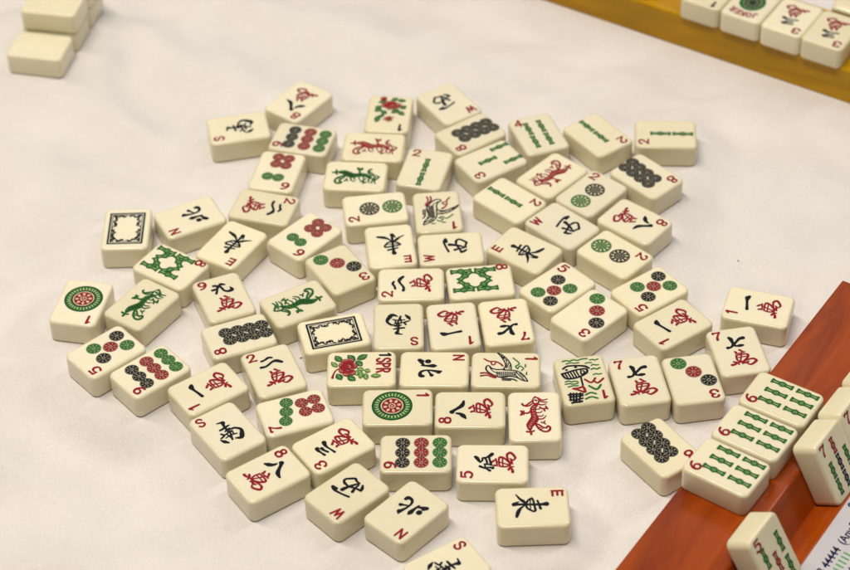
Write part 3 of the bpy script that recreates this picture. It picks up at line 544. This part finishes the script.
def dress(t, kind):
    """engraved marks of a tile, as parts of it"""
    fam, val = kind[:-1], kind[-1]
    D = {
        'dot2': [('b', 'black', -.1, 2.7), ('b', 'green', .1, -8.1)],
        'dot3': [('s', 'green', 4.3, -10.1, 3.55), ('s', 'red', -1.0, -4.1, 3.55), ('s', 'black', -6.2, 2.0, 3.55)],
        'dot5': [('s', 'green', 5.1, 2.9, 3.35), ('s', 'red', 1.0, -3.2, 3.35), ('s', 'green', -3.1, -9.2, 3.35), ('s', 'black', 4.9, -9.3, 3.35), ('s', 'black', -2.9, 3.3, 3.35)],
        'dot6': [('s', 'green', 3.5, 4.5, 2.9), ('s', 'green', -1.8, 4.7, 2.9), ('s', 'red', 2.0, -10.7, 2.95), ('s', 'red', 1.9, -5.3, 2.9), ('s', 'red', -3.3, -10.3, 2.95), ('s', 'red', -3.1, -4.9, 2.9)],
        'dot7': [('s', 'green', 6.7, 1.8, 2.9), ('s', 'green', 1.4, 3.3, 2.95), ('s', 'green', -3.9, 5.0, 2.9), ('s', 'red', 4.4, -4.3, 2.85), ('s', 'red', 4.8, -9.9, 2.9), ('s', 'red', -1.2, -4.5, 2.9), ('s', 'red', -1.0, -10.2, 2.85)],
        'dot8': [('s', 'black', 3.9, 4.8, 3.2), ('s', 'black', 3.6, -.6, 3.2), ('s', 'black', 3.2, -6.0, 3.2), ('s', 'black', 2.8, -11.4, 3.2), ('s', 'black', -1.4, 4.3, 3.2), ('s', 'black', -1.8, -1.3, 3.2), ('s', 'black', -2.3, -6.7, 3.2), ('s', 'black', -2.7, -11.7, 3.2)],
        'dot9': [('s', c, x, y, r) for c, y, r in (('black', 5.5, 3.1), ('red', -2.3, 3.15), ('green', -10.0, 3.1)) for x in (5.9, .3, -5.4)],
    }
    B = {
        'bam2': [(0, 2.5, 0), (0, -8.3, 0)],
        'bam3': [(.8, 1.2, 0), (6.6, -9.2, 0), (-5.2, -9.3, 0)],
        'bam4': [(-3.3, 5.1, 0), (3.5, 5.2, 0), (-3.7, -5.5, 0), (3.3, -5.5, 0)],
        'bam5': [(-5.6, 3.6, 0), (5.6, 3.6, 0), (-5.6, -8.0, 0), (5.6, -8.0, 0), (0, -2.2, 0)],
        'bam6': [(x, y, 0) for y in (3.3, -8.3) for x in (-4.4, 1.7, 7.6)],
        'bam7': [(.4, 8.4, 0)] + [(x, y, 0) for x in (-5.6, .4, 6.4) for y in (.3, -7.8)],
        'bam8': [(-7.5, 2.9, 0), (5.2, 2.8, 0), (-7.5, -8.1, 0), (5.2, -8.0, 0), (-4.2, 1.4, -.76), (2.1, 1.4, .76), (-4.3, -6.5, .76), (2.0, -6.5, -.76)],
    }
    if kind in D:
        for d in D[kind]:
            me = big_dot(d[1], 4.75) if d[0] == 'b' else small_dot(d[1], d[4])
            add(t, 'dot', me, d[2], d[3], random.uniform(0, .7), label='%s wheel-patterned circle' % d[1])
        add(t, 'numeral', numeral(val), -6.7, 10.5)
    elif kind in B:
        if kind == 'bam8':
            for n, (x, y, r) in enumerate(B[kind]): add(t, 'bamboo_stick', stick(9.8 if n < 4 else 8.8, 'green', 1.12), x, y, r)
        elif kind == 'bam7':
            for n, (x, y, r) in enumerate(B[kind]): add(t, 'bamboo_stick', stick(7.6, 'red' if n == 0 else ('navy' if n in (3, 4) else 'green'), .95), x, y, r, label='red bamboo stick' if n == 0 else None)
        elif kind == 'bam5':
            for n, (x, y, r) in enumerate(B[kind]): add(t, 'bamboo_stick', stick(9.4, 'red' if n == 4 else 'green', 1.0), x, y, r, label='red bamboo stick' if n == 4 else None)
        else:
            for x, y, r in B[kind]: add(t, 'bamboo_stick', stick(10.0 if kind != 'bam4' else 9.8, 'green', .95), x, y, r)
        add(t, 'numeral', numeral(val), -8.6 if kind == 'bam8' else -6.6, 10.7)
    elif fam == 'crak':
        add(t, 'numeral', numeral(val), -6.7, 10.6)
        nm = {'1': 'one', '2': 'two', '3': 'three', '5': 'five', '7': 'seven', '8': 'eight', '9': 'nine'}[val]
        add(t, 'number_character', glyph(nm, 'black'))
        add(t, 'suit_character', glyph('wan', 'red'))
    elif kind in ('east', 'west', 'north', 'south'):
        add(t, 'wind_letter', cached('letter_' + kind, lambda k: letter(k, kind[0].upper(), 'red', 0, 0, .92, 1.0, 1.0)), -6.9 if kind != 'west' else -6.3, 10.4)
        add(t, 'wind_character', glyph(kind, 'black'))
    elif kind in ('dragonr', 'dragong'):
        add(t, 'dragon_picture', dragon('red' if kind[-1] == 'r' else 'green'))
    elif kind == 'soap': add(t, 'ornate_border', cached('soap', fn_soap))
    elif kind == 'dot1':
        add(t, 'dot', giant_dot(), -.5, -2.3); add(t, 'numeral', numeral('1'), -6.9, 10.7)
    elif kind == 'bird':
        add(t, 'bird_picture', coloured('bird')); add(t, 'numeral', numeral('1'), -6.9, 10.9)
    elif kind == 'boat':
        add(t, 'boat_picture', coloured('boat', 1.9)); add(t, 'numeral', numeral('1'), -7.0, 10.1)
    elif kind == 'spring':
        add(t, 'flower_picture', cached('spring', fn_spring)); add(t, 'season_lettering', cached('spring_text', fn_spring_text), 0, 9.6)
        add(t, 'numeral', numeral('1', 'black'), -8.4, 10.2)
    elif kind == 'plum':
        add(t, 'flower_picture', cached('plum', fn_plum)); add(t, 'numeral', numeral('1', 'black'), -6.6, 11.0)
    elif kind == 'joker':
        add(t, 'lettering', cached('joker_text', fn_joker), 0, 10.6); add(t, 'medallion', cached('medallion', fn_medal), 0, -.8)

def tile(kind, x, y, a, label, group, z=0.0, rot=None):
    t = empty('mahjong_tile', (x * MM, y * MM, z * MM), rot or (0, 0, a))
    tag(t, label, 'mahjong tile', group)
    link('body', BODY, t)
    dress(t, kind)
    return t

# ------------------------------------------------------------------ the loose tiles (x, y in mm, turn in radians)
PILE = 'loose tiles lying face up on the tablecloth'
POS = [('south_a',-89.53,130.79,1.7576),
 ('crak8_a',-60.31,151.25,2.4745),
 ('dot9_a',-57.61,119.94,1.2903),
 ('dot6_a',-69.37,95.21,2.9106),
 ('flower_a',-15.23,138.23,3.0249),
 ('dragonr_a',-22.97,112.14,-1.6822),
 ('west_a',14.52,145.56,-2.5924),
 ('dot8_a',24.39,120.18,2.1641),
 ('bam3_a',33.51,98.39,2.1208),
 ('bam4_a',57.61,118.45,0.3147),
 ('dragonr_b',62.19,86.08,2.3687),
 ('bam2_a',86.36,116.45,-2.5324),
 ('bam2_b',119.41,115.30,1.4921),
 ('dot8_b',107.00,83.13,-2.4207),
 ('dot2_a',79.91,71.52,-0.7604),
 ('west_b',64.58,48.47,0.7667),
 ('east_a',46.15,31.89,0.8898),
 ('bam2_c',41.01,68.29,-2.3607),
 ('crak8_b',98.46,49.87,-2.2954),
 ('dot2_b',87.22,27.08,-2.3601),
 ('bam2_d',1.55,93.94,-0.2664),
 ('dragong_a',-31.66,89.88,-1.6721),
 ('dot2_c',-22.31,65.00,1.6715),
 ('bird_a',6.99,61.32,-3.0881),
 ('east_b',-15.31,37.53,-3.0514),
 ('west_c',12.40,34.46,1.6160),
 ('dot6_b',-54.96,46.46,2.3783),
 ('crak2_a',-74.75,68.67,-1.8693),
 ('east_c',-88.93,41.99,2.5830),
 ('north_a',-109.38,62.91,2.0247),
 ('soap_a',-138.59,55.68,-0.0050),
 ('bam8_a',-116.12,27.88,-2.1811),
 ('crak9_a',-90.72,5.50,0.3547),
 ('dot3_a',-38.52,22.26,-2.6093),
 ('dragong_b',-57.26,-0.18,2.0570),
 ('dot8_c',-82.86,-20.60,1.9220),
 ('soap_b',-40.85,-20.57,1.7863),
 ('dot1_a',-154.87,4.83,2.9193),
 ('dragong_c',-127.33,2.63,-0.6238),
 ('dot5_a',-140.78,-28.17,2.2805),
 ('dot9_b',-120.44,-41.47,2.2621),
 ('crak1_a',-94.68,-53.28,2.1651),
 ('crak2_b',-66.70,-43.32,0.3507),
 ('south_b',-85.16,-79.27,0.5921),
 ('dot7_a',-56.95,-69.66,1.8756),
 ('crak8_c',-67.18,-105.05,-0.9853),
 ('crak3_a',-40.24,-89.78,2.1505),
 ('west_d',-34.48,-116.96,2.2961),
 ('north_b',-10.30,-128.51,2.3675),
 ('east_d',40.86,-128.01,-1.5693),
 ('crak5_a',25.65,-103.04,1.5165),
 ('dot9_c',-5.96,-95.99,1.5407),
 ('dot1_b',-13.27,-68.23,-1.5939),
 ('crak8_d',17.53,-71.03,1.5278),
 ('dragonr_c',44.63,-76.21,-0.0269),
 ('bird_b',33.87,-47.27,-1.6296),
 ('north_c',2.95,-45.40,-1.6236),
 ('flower_b',-28.66,-44.02,-1.5873),
 ('south_c',-12.27,-17.20,-3.1467),
 ('crak1_b',11.94,-17.89,-3.0801),
 ('crak7_a',35.48,-16.60,-3.0512),
 ('crak2_c',-6.30,10.46,1.5550),
 ('bam8_b',25.05,10.90,-1.4992),
 ('dot5_b',59.57,5.82,-0.8537),
 ('dot3_b',72.35,-13.53,2.3266),
 ('dot5_c',100.64,1.11,2.1793),
 ('crak1_c',108.86,-21.32,2.1681),
 ('crak1_d',147.59,-12.05,1.2461),
 ('crak7_b',135.26,-39.99,0.1472),
 ('dot3_c',113.93,-56.51,-3.0147),
 ('crak7_c',90.66,-56.34,0.1248),
 ('boat',66.97,-55.24,-3.0169),
 ('dot8_d',96.11,-96.66,-2.5474),
 ('south_d',5.34,-159.12,-1.0317)]
LABEL = {
 'south_a': 'S tile with black south character, farthest left of the top edge of the pile',
 'crak8_a': 'red and black 8 character tile, topmost of the pile, beside the far left S tile',
 'dot9_a': 'nine circle tile in black, red and green just below the topmost 8 character tile',
 'dot6_a': 'six circle tile with digit 6 upside down, between nine circles and 2 character tile',
 'flower_a': 'flower tile with red blossom, green leaves and a black 1, above the upper red dragon',
 'dragonr_a': 'red dragon tile lying sideways directly above a green dragon tile',
 'west_a': 'W tile with black west character at the top of the pile, right of the flower',
 'dot8_a': 'black eight circle tile just below the topmost W tile',
 'bam3_a': 'three bamboo tile, the only one with three green sticks',
 'bam4_a': 'four bamboo tile, the only one with four green sticks',
 'dragonr_b': 'red dragon tile turned diagonally, between two bamboo and two circle tiles on the upper right',
 'bam2_a': 'two bamboo tile turned diagonally, between the four bamboo and the rightmost top tile',
 'bam2_b': 'two bamboo tile lying square at the top right end of the pile',
 'dot8_b': 'black eight circle tile just below the top right two bamboo tile',
 'dot2_a': 'two circle tile between the diagonal red dragon and the right 8 character tile',
 'west_b': 'W tile turned diagonally, right next to the E tile in the right half',
 'east_a': 'E tile turned diagonally, between a W tile and the five circle tile',
 'bam2_c': 'two bamboo tile turned diagonally, below the three bamboo tile',
 'crak8_b': '8 character tile at the right edge of the pile, above two circles',
 'dot2_b': 'two circle tile with green then black wheel, below the right 8 character tile',
 'bam2_d': 'two bamboo tile standing upright, right of the green dragon and above the bird',
 'dragong_a': 'green dragon tile lying sideways directly below a red dragon tile',
 'dot2_c': 'two circle tile directly below the upper green dragon, left of the bird',
 'bird_a': 'bird tile seen upside down with red 1, above the central W tile',
 'east_b': 'E tile seen upside down, left of the central W tile',
 'west_c': 'W tile lying sideways in the centre, right under the upper bird tile',
 'dot6_b': 'six circle tile turned diagonally, between the 2 character tile and three circles',
 'crak2_a': '2 character tile below the upside down six circle tile',
 'east_c': 'E tile turned diagonally on the left, between N tile and six circles',
 'north_a': 'N tile on the left, beside the black bordered tile',
 'soap_a': 'blank tile with upright ornate black border at the upper left edge',
 'bam8_a': 'eight bamboo tile turned diagonally, below the left N tile',
 'crak9_a': '9 character tile, the only 9 with a black character, on the left',
 'dot3_a': 'three circle tile right of centre left, between six circles and the 2 character tile',
 'dragong_b': 'green dragon tile with its head to the lower left, above the ornate bordered tile',
 'dot8_c': 'black eight circle tile directly below the 9 character tile',
 'soap_b': 'blank tile with ornate black border lying sideways near the centre',
 'dot1_a': 'one circle tile with large green wheel, at the far left edge',
 'dragong_c': 'green dragon tile with its head to the upper right, beside the left one circle tile',
 'dot5_a': 'five circle tile in the lower left, below the one circle tile',
 'dot9_b': 'nine circle tile turned diagonally at the lower left edge',
 'crak1_a': '1 character tile on the left, between nine circles and the lower S tile',
 'crak2_b': '2 character tile standing upright, above the seven circle tile',
 'south_b': 'S tile turned diagonally at the lower left, above an 8 character tile',
 'dot7_a': 'seven circle tile, three green and four red, the only one of its kind lying flat',
 'crak8_c': '8 character tile at the lower left bottom of the pile',
 'crak3_a': '3 character tile below the seven circle tile',
 'west_d': 'W tile turned diagonally at the bottom, left of the N tile',
 'north_b': 'N tile turned diagonally at the bottom, beside the W tile',
 'east_d': 'E tile lying sideways alone at the bottom of the pile',
 'crak5_a': '5 character tile, the only 5 with a black character, above the bottom E tile',
 'dot9_c': 'nine circle tile lying square, left of the 5 character tile',
 'dot1_b': 'one circle tile with large green wheel near the centre bottom',
 'crak8_d': '8 character tile lying sideways, right of the central one circle tile',
 'dragonr_c': 'red dragon tile standing upright, right of the sideways 8 character tile',
 'bird_b': 'bird tile lying sideways with red 1, right of the central N tile',
 'north_c': 'N tile lying sideways in the centre, left of the bird',
 'flower_b': 'flower tile with red rose, green leaves and lettering 1 SPR',
 'south_c': 'S tile seen upside down, directly above the central N tile',
 'crak1_b': '1 character tile seen upside down, between the S and 7 tiles in the centre',
 'crak7_a': '7 character tile seen upside down, directly below the central eight bamboo tile',
 'crak2_c': '2 character tile lying sideways, left of the central eight bamboo tile',
 'bam8_b': 'eight bamboo tile lying sideways in the centre',
 'dot5_b': 'five circle tile right of the central eight bamboo tile',
 'dot3_b': 'three circle tile turned diagonally, between two five circle tiles',
 'dot5_c': 'five circle tile at the right, above a 1 character tile',
 'crak1_c': '1 character tile turned diagonally, right of the diagonal three circle tile',
 'crak1_d': '1 character tile apart at the right edge, nearest the orange rack',
 'crak7_b': '7 character tile touching the six bamboo tiles by the orange rack',
 'dot3_c': 'three circle tile between the two upright 7 character tiles',
 'crak7_c': '7 character tile standing upright, right of the boat tile',
 'boat': 'tile with a small black boat, green waves and red 1',
 'dot8_d': 'black eight circle tile partly under the row of six bamboo tiles',
 'south_d': 'S tile cut off by the bottom edge of the photo, below the N tile',
}
KIND = {'flower_a': 'plum', 'flower_b': 'spring', 'boat': 'boat'}
for n, x, y, a in POS:
    tile(KIND.get(n, n.rsplit('_', 1)[0]), x, y, a, LABEL[n], PILE)

# ------------------------------------------------------------------ racks
def rack(name, mat, origin, ang, t0, t1, label):
    """extruded rack: s runs from the outer face towards the player, z up; origin is the foot of the outer face"""
    prof = [(0, 0), (0, 18.0), (.3, 18.7), (1.0, 19.0), (36.0, 19.0), (36.7, 18.8), (37.2, 18.3), (45.2, 3.4), (45.8, 3.0),
            (56.0, 8.8), (56.6, 8.9), (57.2, 8.7), (57.5, 8.0), (57.5, 0)]
    v = []; f = []; m = len(prof); K = 24
    for k in range(K + 1):
        t = t0 + (t1 - t0) * k / K
        v += [(t, -s, z) for s, z in prof]
    for k in range(K):
        for j in range(m):
            a = k * m + j; b = k * m + (j + 1) % m
            f.append((a, b, b + m, a + m))
    f.append(tuple(range(m))); f.append(tuple(range(K * m + m - 1, K * m - 1, -1)))
    me = bpy.data.meshes.new(name)
    me.from_pydata([(x * MM, y * MM, z * MM) for x, y, z in v], [], f)
    bm = bmesh.new(); bm.from_mesh(me); bmesh.ops.recalc_face_normals(bm, faces=bm.faces); bm.to_mesh(me); bm.free()
    me.materials.append(mat)
    o = link(name, me)
    o.location = (origin[0] * MM, origin[1] * MM, 0.0004)
    o.rotation_euler = (0, 0, ang)
    return tag(o, label, 'tile rack', 'tile racks at the edges of the table')

AO = 0.962                      # direction of the orange rack's outer edge
OO = (99.4, -127.6)
rack('tile_rack', M['orange'], OO, AO, -190, 150, 'orange brown marbled tile rack across the lower right corner')
AY = -0.594
OY = (146.1, 197.6)
# the golden rack is turned so its player side faces away
rack('tile_rack', M['yellow'], OY, AY + pi, -140, 160, 'golden yellow tile rack across the upper right corner')

def on_rack(O, ang, t, s):
    return (O[0] + t * cos(ang) + s * sin(ang), O[1] + t * sin(ang) - s * cos(ang))

EXP = 'six bamboo tiles laid in a row on the orange rack'
for (x, y, a), lb in (((145.4, -89.4, .972), 'six bamboo tile on the orange rack, uppermost of the row of three'),
                      ((131.9, -108.3, .957), 'six bamboo tile on the orange rack, middle of the row of three'),
                      ((118.2, -127.1, .935), 'six bamboo tile on the orange rack, nearest of the row of three')):
    tile('bam6', x, y, a, lb, EXP, z=19.03)

LEAN = 0.5
def leaning(kind, bx, by, ang, label, group, lean=LEAN, z=3.1):
    """tile standing in the slot of a rack; (bx, by) is its lower back corner"""
    u = Vector((cos(ang), sin(ang), 0)); n = Vector((sin(ang), -cos(ang), 0))
    dn = Vector((0, 0, -1)) * cos(lean) + n * sin(lean)
    face = n * cos(lean) + Vector((0, 0, 1)) * sin(lean)
    X, Y, Z = u, -dn, face
    base = Vector((bx, by, z)) - dn * TL / 2 + u * TW / 2
    R = Matrix((X, Y, Z)).transposed()
    t = tile(kind, base.x, base.y, 0, label, group, base.z, rot=R.to_euler())
    return t
HAND = 'tiles standing in the slot of the orange rack'
u0 = (cos(AO), sin(AO))
for k, (kind, lb) in enumerate((('bam7', 'seven bamboo tile leaning in the orange rack, nearest of the row at the right edge'),
                                ('bam7', 'tile with red 7 in the orange rack, just behind the nearest seven bamboo'),
                                ('bam8', 'farthest visible tile in the orange rack slot, only its top end showing'))):
    leaning(kind, 156.6 + k * (TW + .15) * u0[0], -125.6 + k * (TW + .15) * u0[1], AO - .02, lb, HAND)
leaning('bam5', 124.5, -175.6, .95, 'five bamboo tile leaning alone in the orange rack at the bottom edge', HAND, .53)

YROW = 'tiles laid in a row on the golden rack'
for (x, y, a), kind, lb in (((207.9, 171.2, 2.565), 'crak3', '3 character tile at the right end of the row on the golden rack'),
                            ((189.4, 183.6, 2.560), 'crak3', '3 character tile on the golden rack, left of the end tile'),
                            ((170.7, 196.6, 2.562), 'joker', 'joker tile with red lettering and dark green medallion on the golden rack'),
                            ((151.9, 209.4, 2.560), 'plum', 'tile on the golden rack left of the joker, its face mostly cut off'),
                            ((118.2, 236.6, 2.555), 'dot9', 'tile on the golden rack set apart, barely visible at the top edge')):
    tile(kind, x, y, a, lb, YROW, z=19.03)
# a tile standing in the far slot of the golden rack, turned away
AYR = AY + pi
lx, ly = on_rack(OY, AYR, -78, 45.6)
leaning('east', lx, ly, AYR, 'tile standing in the far slot of the golden rack at the top right corner', 'tiles standing in the slot of the golden rack')

# ------------------------------------------------------------------ wall of face-down tiles, upper left
WALL = 'face down tiles stacked in a wall at the upper left'
ua = (cos(1.337), sin(1.337)); wx, wy = -195.78, 205.77
def down(x, y, z, a, lb):
    o = link('face_down_tile', BODY)
    o.location = (x * MM, y * MM, z * MM); o.rotation_euler = (0, 0, a)
    tag(o, lb, 'mahjong tile', WALL)
down(wx, wy, 0, 1.337, 'single face down tile at the open end of the wall, not covered by another')
for k, d in ((0, 23.0), (1, 45.5)):
    x, y = wx + ua[0] * d + .6, wy + ua[1] * d
    w = ('next to the single end tile', 'second stack from the open end')[k]
    down(x, y, 0, 1.34, 'lower tile of the stack %s of the wall' % w)
    down(x + .5, y - .2 + .4 * k, TH + .01, 1.347, 'upper tile of the stack %s of the wall' % w)

# ------------------------------------------------------------------ printed score card in front of the orange rack
card = empty('score_card', (0, 0, 0))
tag(card, 'white printed card with rows of coloured numbers in front of the orange rack', 'score card')
nO = Vector((sin(AO), -cos(AO), 0)); uO = Vector((cos(AO), sin(AO), 0))
P0 = Vector((OO[0], OO[1], 0)) + nO * 56.9 + Vector((0, 0, 9.05)); tilt = radians(5.5)
dn_ = nO * cos(tilt) - Vector((0, 0, 1)) * sin(tilt)
Rm = Matrix((uO, -dn_, uO.cross(-dn_))).transposed()
card.location = P0 * MM
card.rotation_euler = Rm.to_euler()
def card_sheet():
    x0, x1, y0, y1, t = -70, 60, -90, 0, .5
    v = [(x, y, z) for z in (0, t) for x, y in rounded_rect((x1 - x0) / 2, (y1 - y0) / 2, 2.5)]
    v = [(x + (x0 + x1) / 2, y + (y0 + y1) / 2, z) for x, y, z in v]; m = len(v) // 2
    f = [tuple(range(m - 1, -1, -1)), tuple(range(m, 2 * m))] + [(j, (j + 1) % m, m + (j + 1) % m, m + j) for j in range(m)]
    me = bpy.data.meshes.new('sheet'); me.from_pydata([tuple(c * MM for c in p) for p in v], [], f); me.materials.append(M['card'])
    return me
link('sheet', card_sheet(), card)
def print_text(s, x, y, size, col, name='printed_line'):
    cu = bpy.data.curves.new('tmp', 'FONT'); cu.body = s; cu.size = size * MM; cu.extrude = 0; cu.offset = 0.025 * size * MM
    ob = bpy.data.objects.new('tmp', cu); COL.objects.link(ob)
    dg = bpy.context.evaluated_depsgraph_get()
    me = bpy.data.meshes.new_from_object(ob.evaluated_get(dg))
    bpy.data.objects.remove(ob); bpy.data.curves.remove(cu)
    me.materials.clear(); me.materials.append(M[col])
    o = link(name, me, card); o.location = (x * MM, y * MM, 0.54 * MM)
    return o
print_text('33 44444  (Any 2 Suits)', -3.5, -9.2, 4.8, 'navy')
print_text('22 11111  (Any)', -3.0, -14.0, 4.8, 'inkgreen')
print_text('FF 6666 88', -4, -18.9, 4.8, 'navy')
print_text('9', 36.6, -4.6, 5.2, 'navy')


# ------------------------------------------------------------------ tablecloth: one sheet with soft folds, flat where tiles stand
from mathutils import noise
flat_pts = [(x, y) for _, x, y, _a in POS]
def crease(x, y, ang, wl, seed, sharp=1.05):
    """long soft ridges running along ang"""
    u = x * cos(ang) + y * sin(ang); v = -x * sin(ang) + y * cos(ang)
    v += 14 * noise.noise(Vector((u * .008, v * .008, seed + 5)))
    n = noise.noise(Vector((u * .0045, v / wl, seed)))
    return -abs(n) ** sharp
def fold(x, y):
    a = noise.noise(Vector((x * .006, y * .006, 0.3))) * 2.6
    b = crease(x, y, -.55, 62, 2.0) * 3.4 + crease(x, y, .35, 48, 7.0) * 2.0 + crease(x, y, -1.15, 34, 11.0) * 1.3
    c = noise.noise(Vector((x * .03, y * .03, 9.))) * .6 + noise.noise(Vector((x * .07, y * .07, 3.))) * .22
    d = min(math.hypot(x - u, y - w) for u, w in flat_pts)
    for (ox, oy, aa) in ((OO[0], OO[1], AO), (OY[0], OY[1], AY + pi)):
        s = (x - ox) * sin(aa) - (y - oy) * cos(aa)
        d = min(d, max(0, -s) + 16)
    d = min(d, math.hypot(x - wx, y - wy - 20) - 12)
    k = min(1, max(0, (d - 17.5) / 24)); k = k * k * (3 - 2 * k)
    # shallow dents between the tiles as well
    k0 = .10
    return min(0, (a * 1.3 + b * 3.9 + c * 1.3 - 1.0) * k - 0.02)
v = []; f = []
X0, X1, Y0, Y1, ST = -420, 420, -330, 640, 4.0
nx = int((X1 - X0) / ST); ny = int((Y1 - Y0) / ST)
for j in range(ny + 1):
    for i in range(nx + 1):
        x = X0 + i * ST; y = Y0 + j * ST
        v.append((x * MM, y * MM, fold(x, y) * MM))
for j in range(ny):
    for i in range(nx):
        a = j * (nx + 1) + i
        f.append((a, a + 1, a + nx + 2, a + nx + 1))
me = bpy.data.meshes.new('tablecloth'); me.from_pydata(v, [], f); me.materials.append(M['cloth'])
for p in me.polygons: p.use_smooth = True
tag(link('tablecloth', me), 'white cotton tablecloth with soft folds under all the tiles', 'tablecloth', kind='structure')

# ------------------------------------------------------------------ crumbs on the cloth
def crumb(x, y, r, lb):
    bm = bmesh.new(); bmesh.ops.create_icosphere(bm, subdivisions=2, radius=r * MM)
    for q in bm.verts: q.co *= 1 + .35 * noise.noise(q.co * 1800 + Vector((x, y, 0))); q.co.z *= .6
    me = bpy.data.meshes.new('crumb'); bm.to_mesh(me); bm.free(); me.materials.append(M['crumb'])
    o = link('crumb', me); o.location = (x * MM, y * MM, (r * .3 - .02) * MM)
    tag(o, lb, 'crumb', 'crumbs on the tablecloth')
crumb(-56.0, -23.9, .45, 'tiny dark crumb on the cloth left of the 1 SPR flower tile')
crumb(145.1, 32.7, .4, 'tiny brown crumb on the open cloth at the right, beyond the pile')

# ------------------------------------------------------------------ light: ceiling panels of the room, an added back fill, and its pale walls
w = bpy.data.worlds.new('World'); scene.world = w; w.use_nodes = True
bg = w.node_tree.nodes['Background']; bg.inputs[0].default_value = (1.0, 0.93, 0.83, 1); bg.inputs[1].default_value = WORLD
def area(name, loc, target, sx, sy, power, col):
    d = bpy.data.lights.new(name, 'AREA'); d.shape = 'RECTANGLE'; d.size = sx; d.size_y = sy; d.energy = power; d.color = col
    o = bpy.data.objects.new(name, d); COL.objects.link(o); o.location = loc
    o.rotation_euler = (Vector(target) - Vector(loc)).to_track_quat('-Z', 'Y').to_euler()
    return o
area('ceiling_and_fill_light', (-1.1, 0.4, 1.5), (0, 0, 0), 0.25, 1.2, 9, (1.0, 0.90, 0.77))
area('ceiling_and_fill_light', (1.0, 0.5, 1.6), (0, 0, 0), 0.25, 1.2, 8, (0.95, 0.95, 1.0))
area('ceiling_and_fill_light', (-0.1, 1.9, 1.75), (0, 0, 0), 1.6, 0.8, 6, (1.0, 0.94, 0.84))  # unseen back fill, added to lay a pale sheen on the tile tops
area('ceiling_and_fill_light', (-0.3, -0.25, 1.9), (0, 0, 0), 1.2, 0.2, 29, (1.0, 0.925, 0.82))


# ------------------------------------------------------------------ camera
F, HC, TILT, ROLL = 2216.305, 674.035, 0.7238019, -0.0304418
cam = bpy.data.cameras.new('Camera'); co = bpy.data.objects.new('Camera', cam); COL.objects.link(co)
fw = Vector((0, cos(TILT), -sin(TILT))); rt = Vector((1, 0, 0)); up = rt.cross(fw)
rt2 = cos(ROLL) * rt + sin(ROLL) * up; up2 = -sin(ROLL) * rt + cos(ROLL) * up
Mx = Matrix((rt2, up2, -fw)).transposed().to_4x4(); Mx.translation = Vector((0, -740 * MM, HC * MM))
co.matrix_world = Mx
cam.sensor_width = 36; cam.sensor_fit = 'HORIZONTAL'; cam.lens = 36 * F / 850
cam.clip_start = 0.02; cam.clip_end = 50
cam.dof.use_dof = True; cam.dof.focus_distance = 0.945; cam.dof.aperture_fstop = 11.5
scene.camera = co
scene.render.engine = 'CYCLES'
scene.view_settings.view_transform = 'Standard'; scene.view_settings.look = 'None'
scene.view_settings.exposure = 0; scene.view_settings.gamma = 1
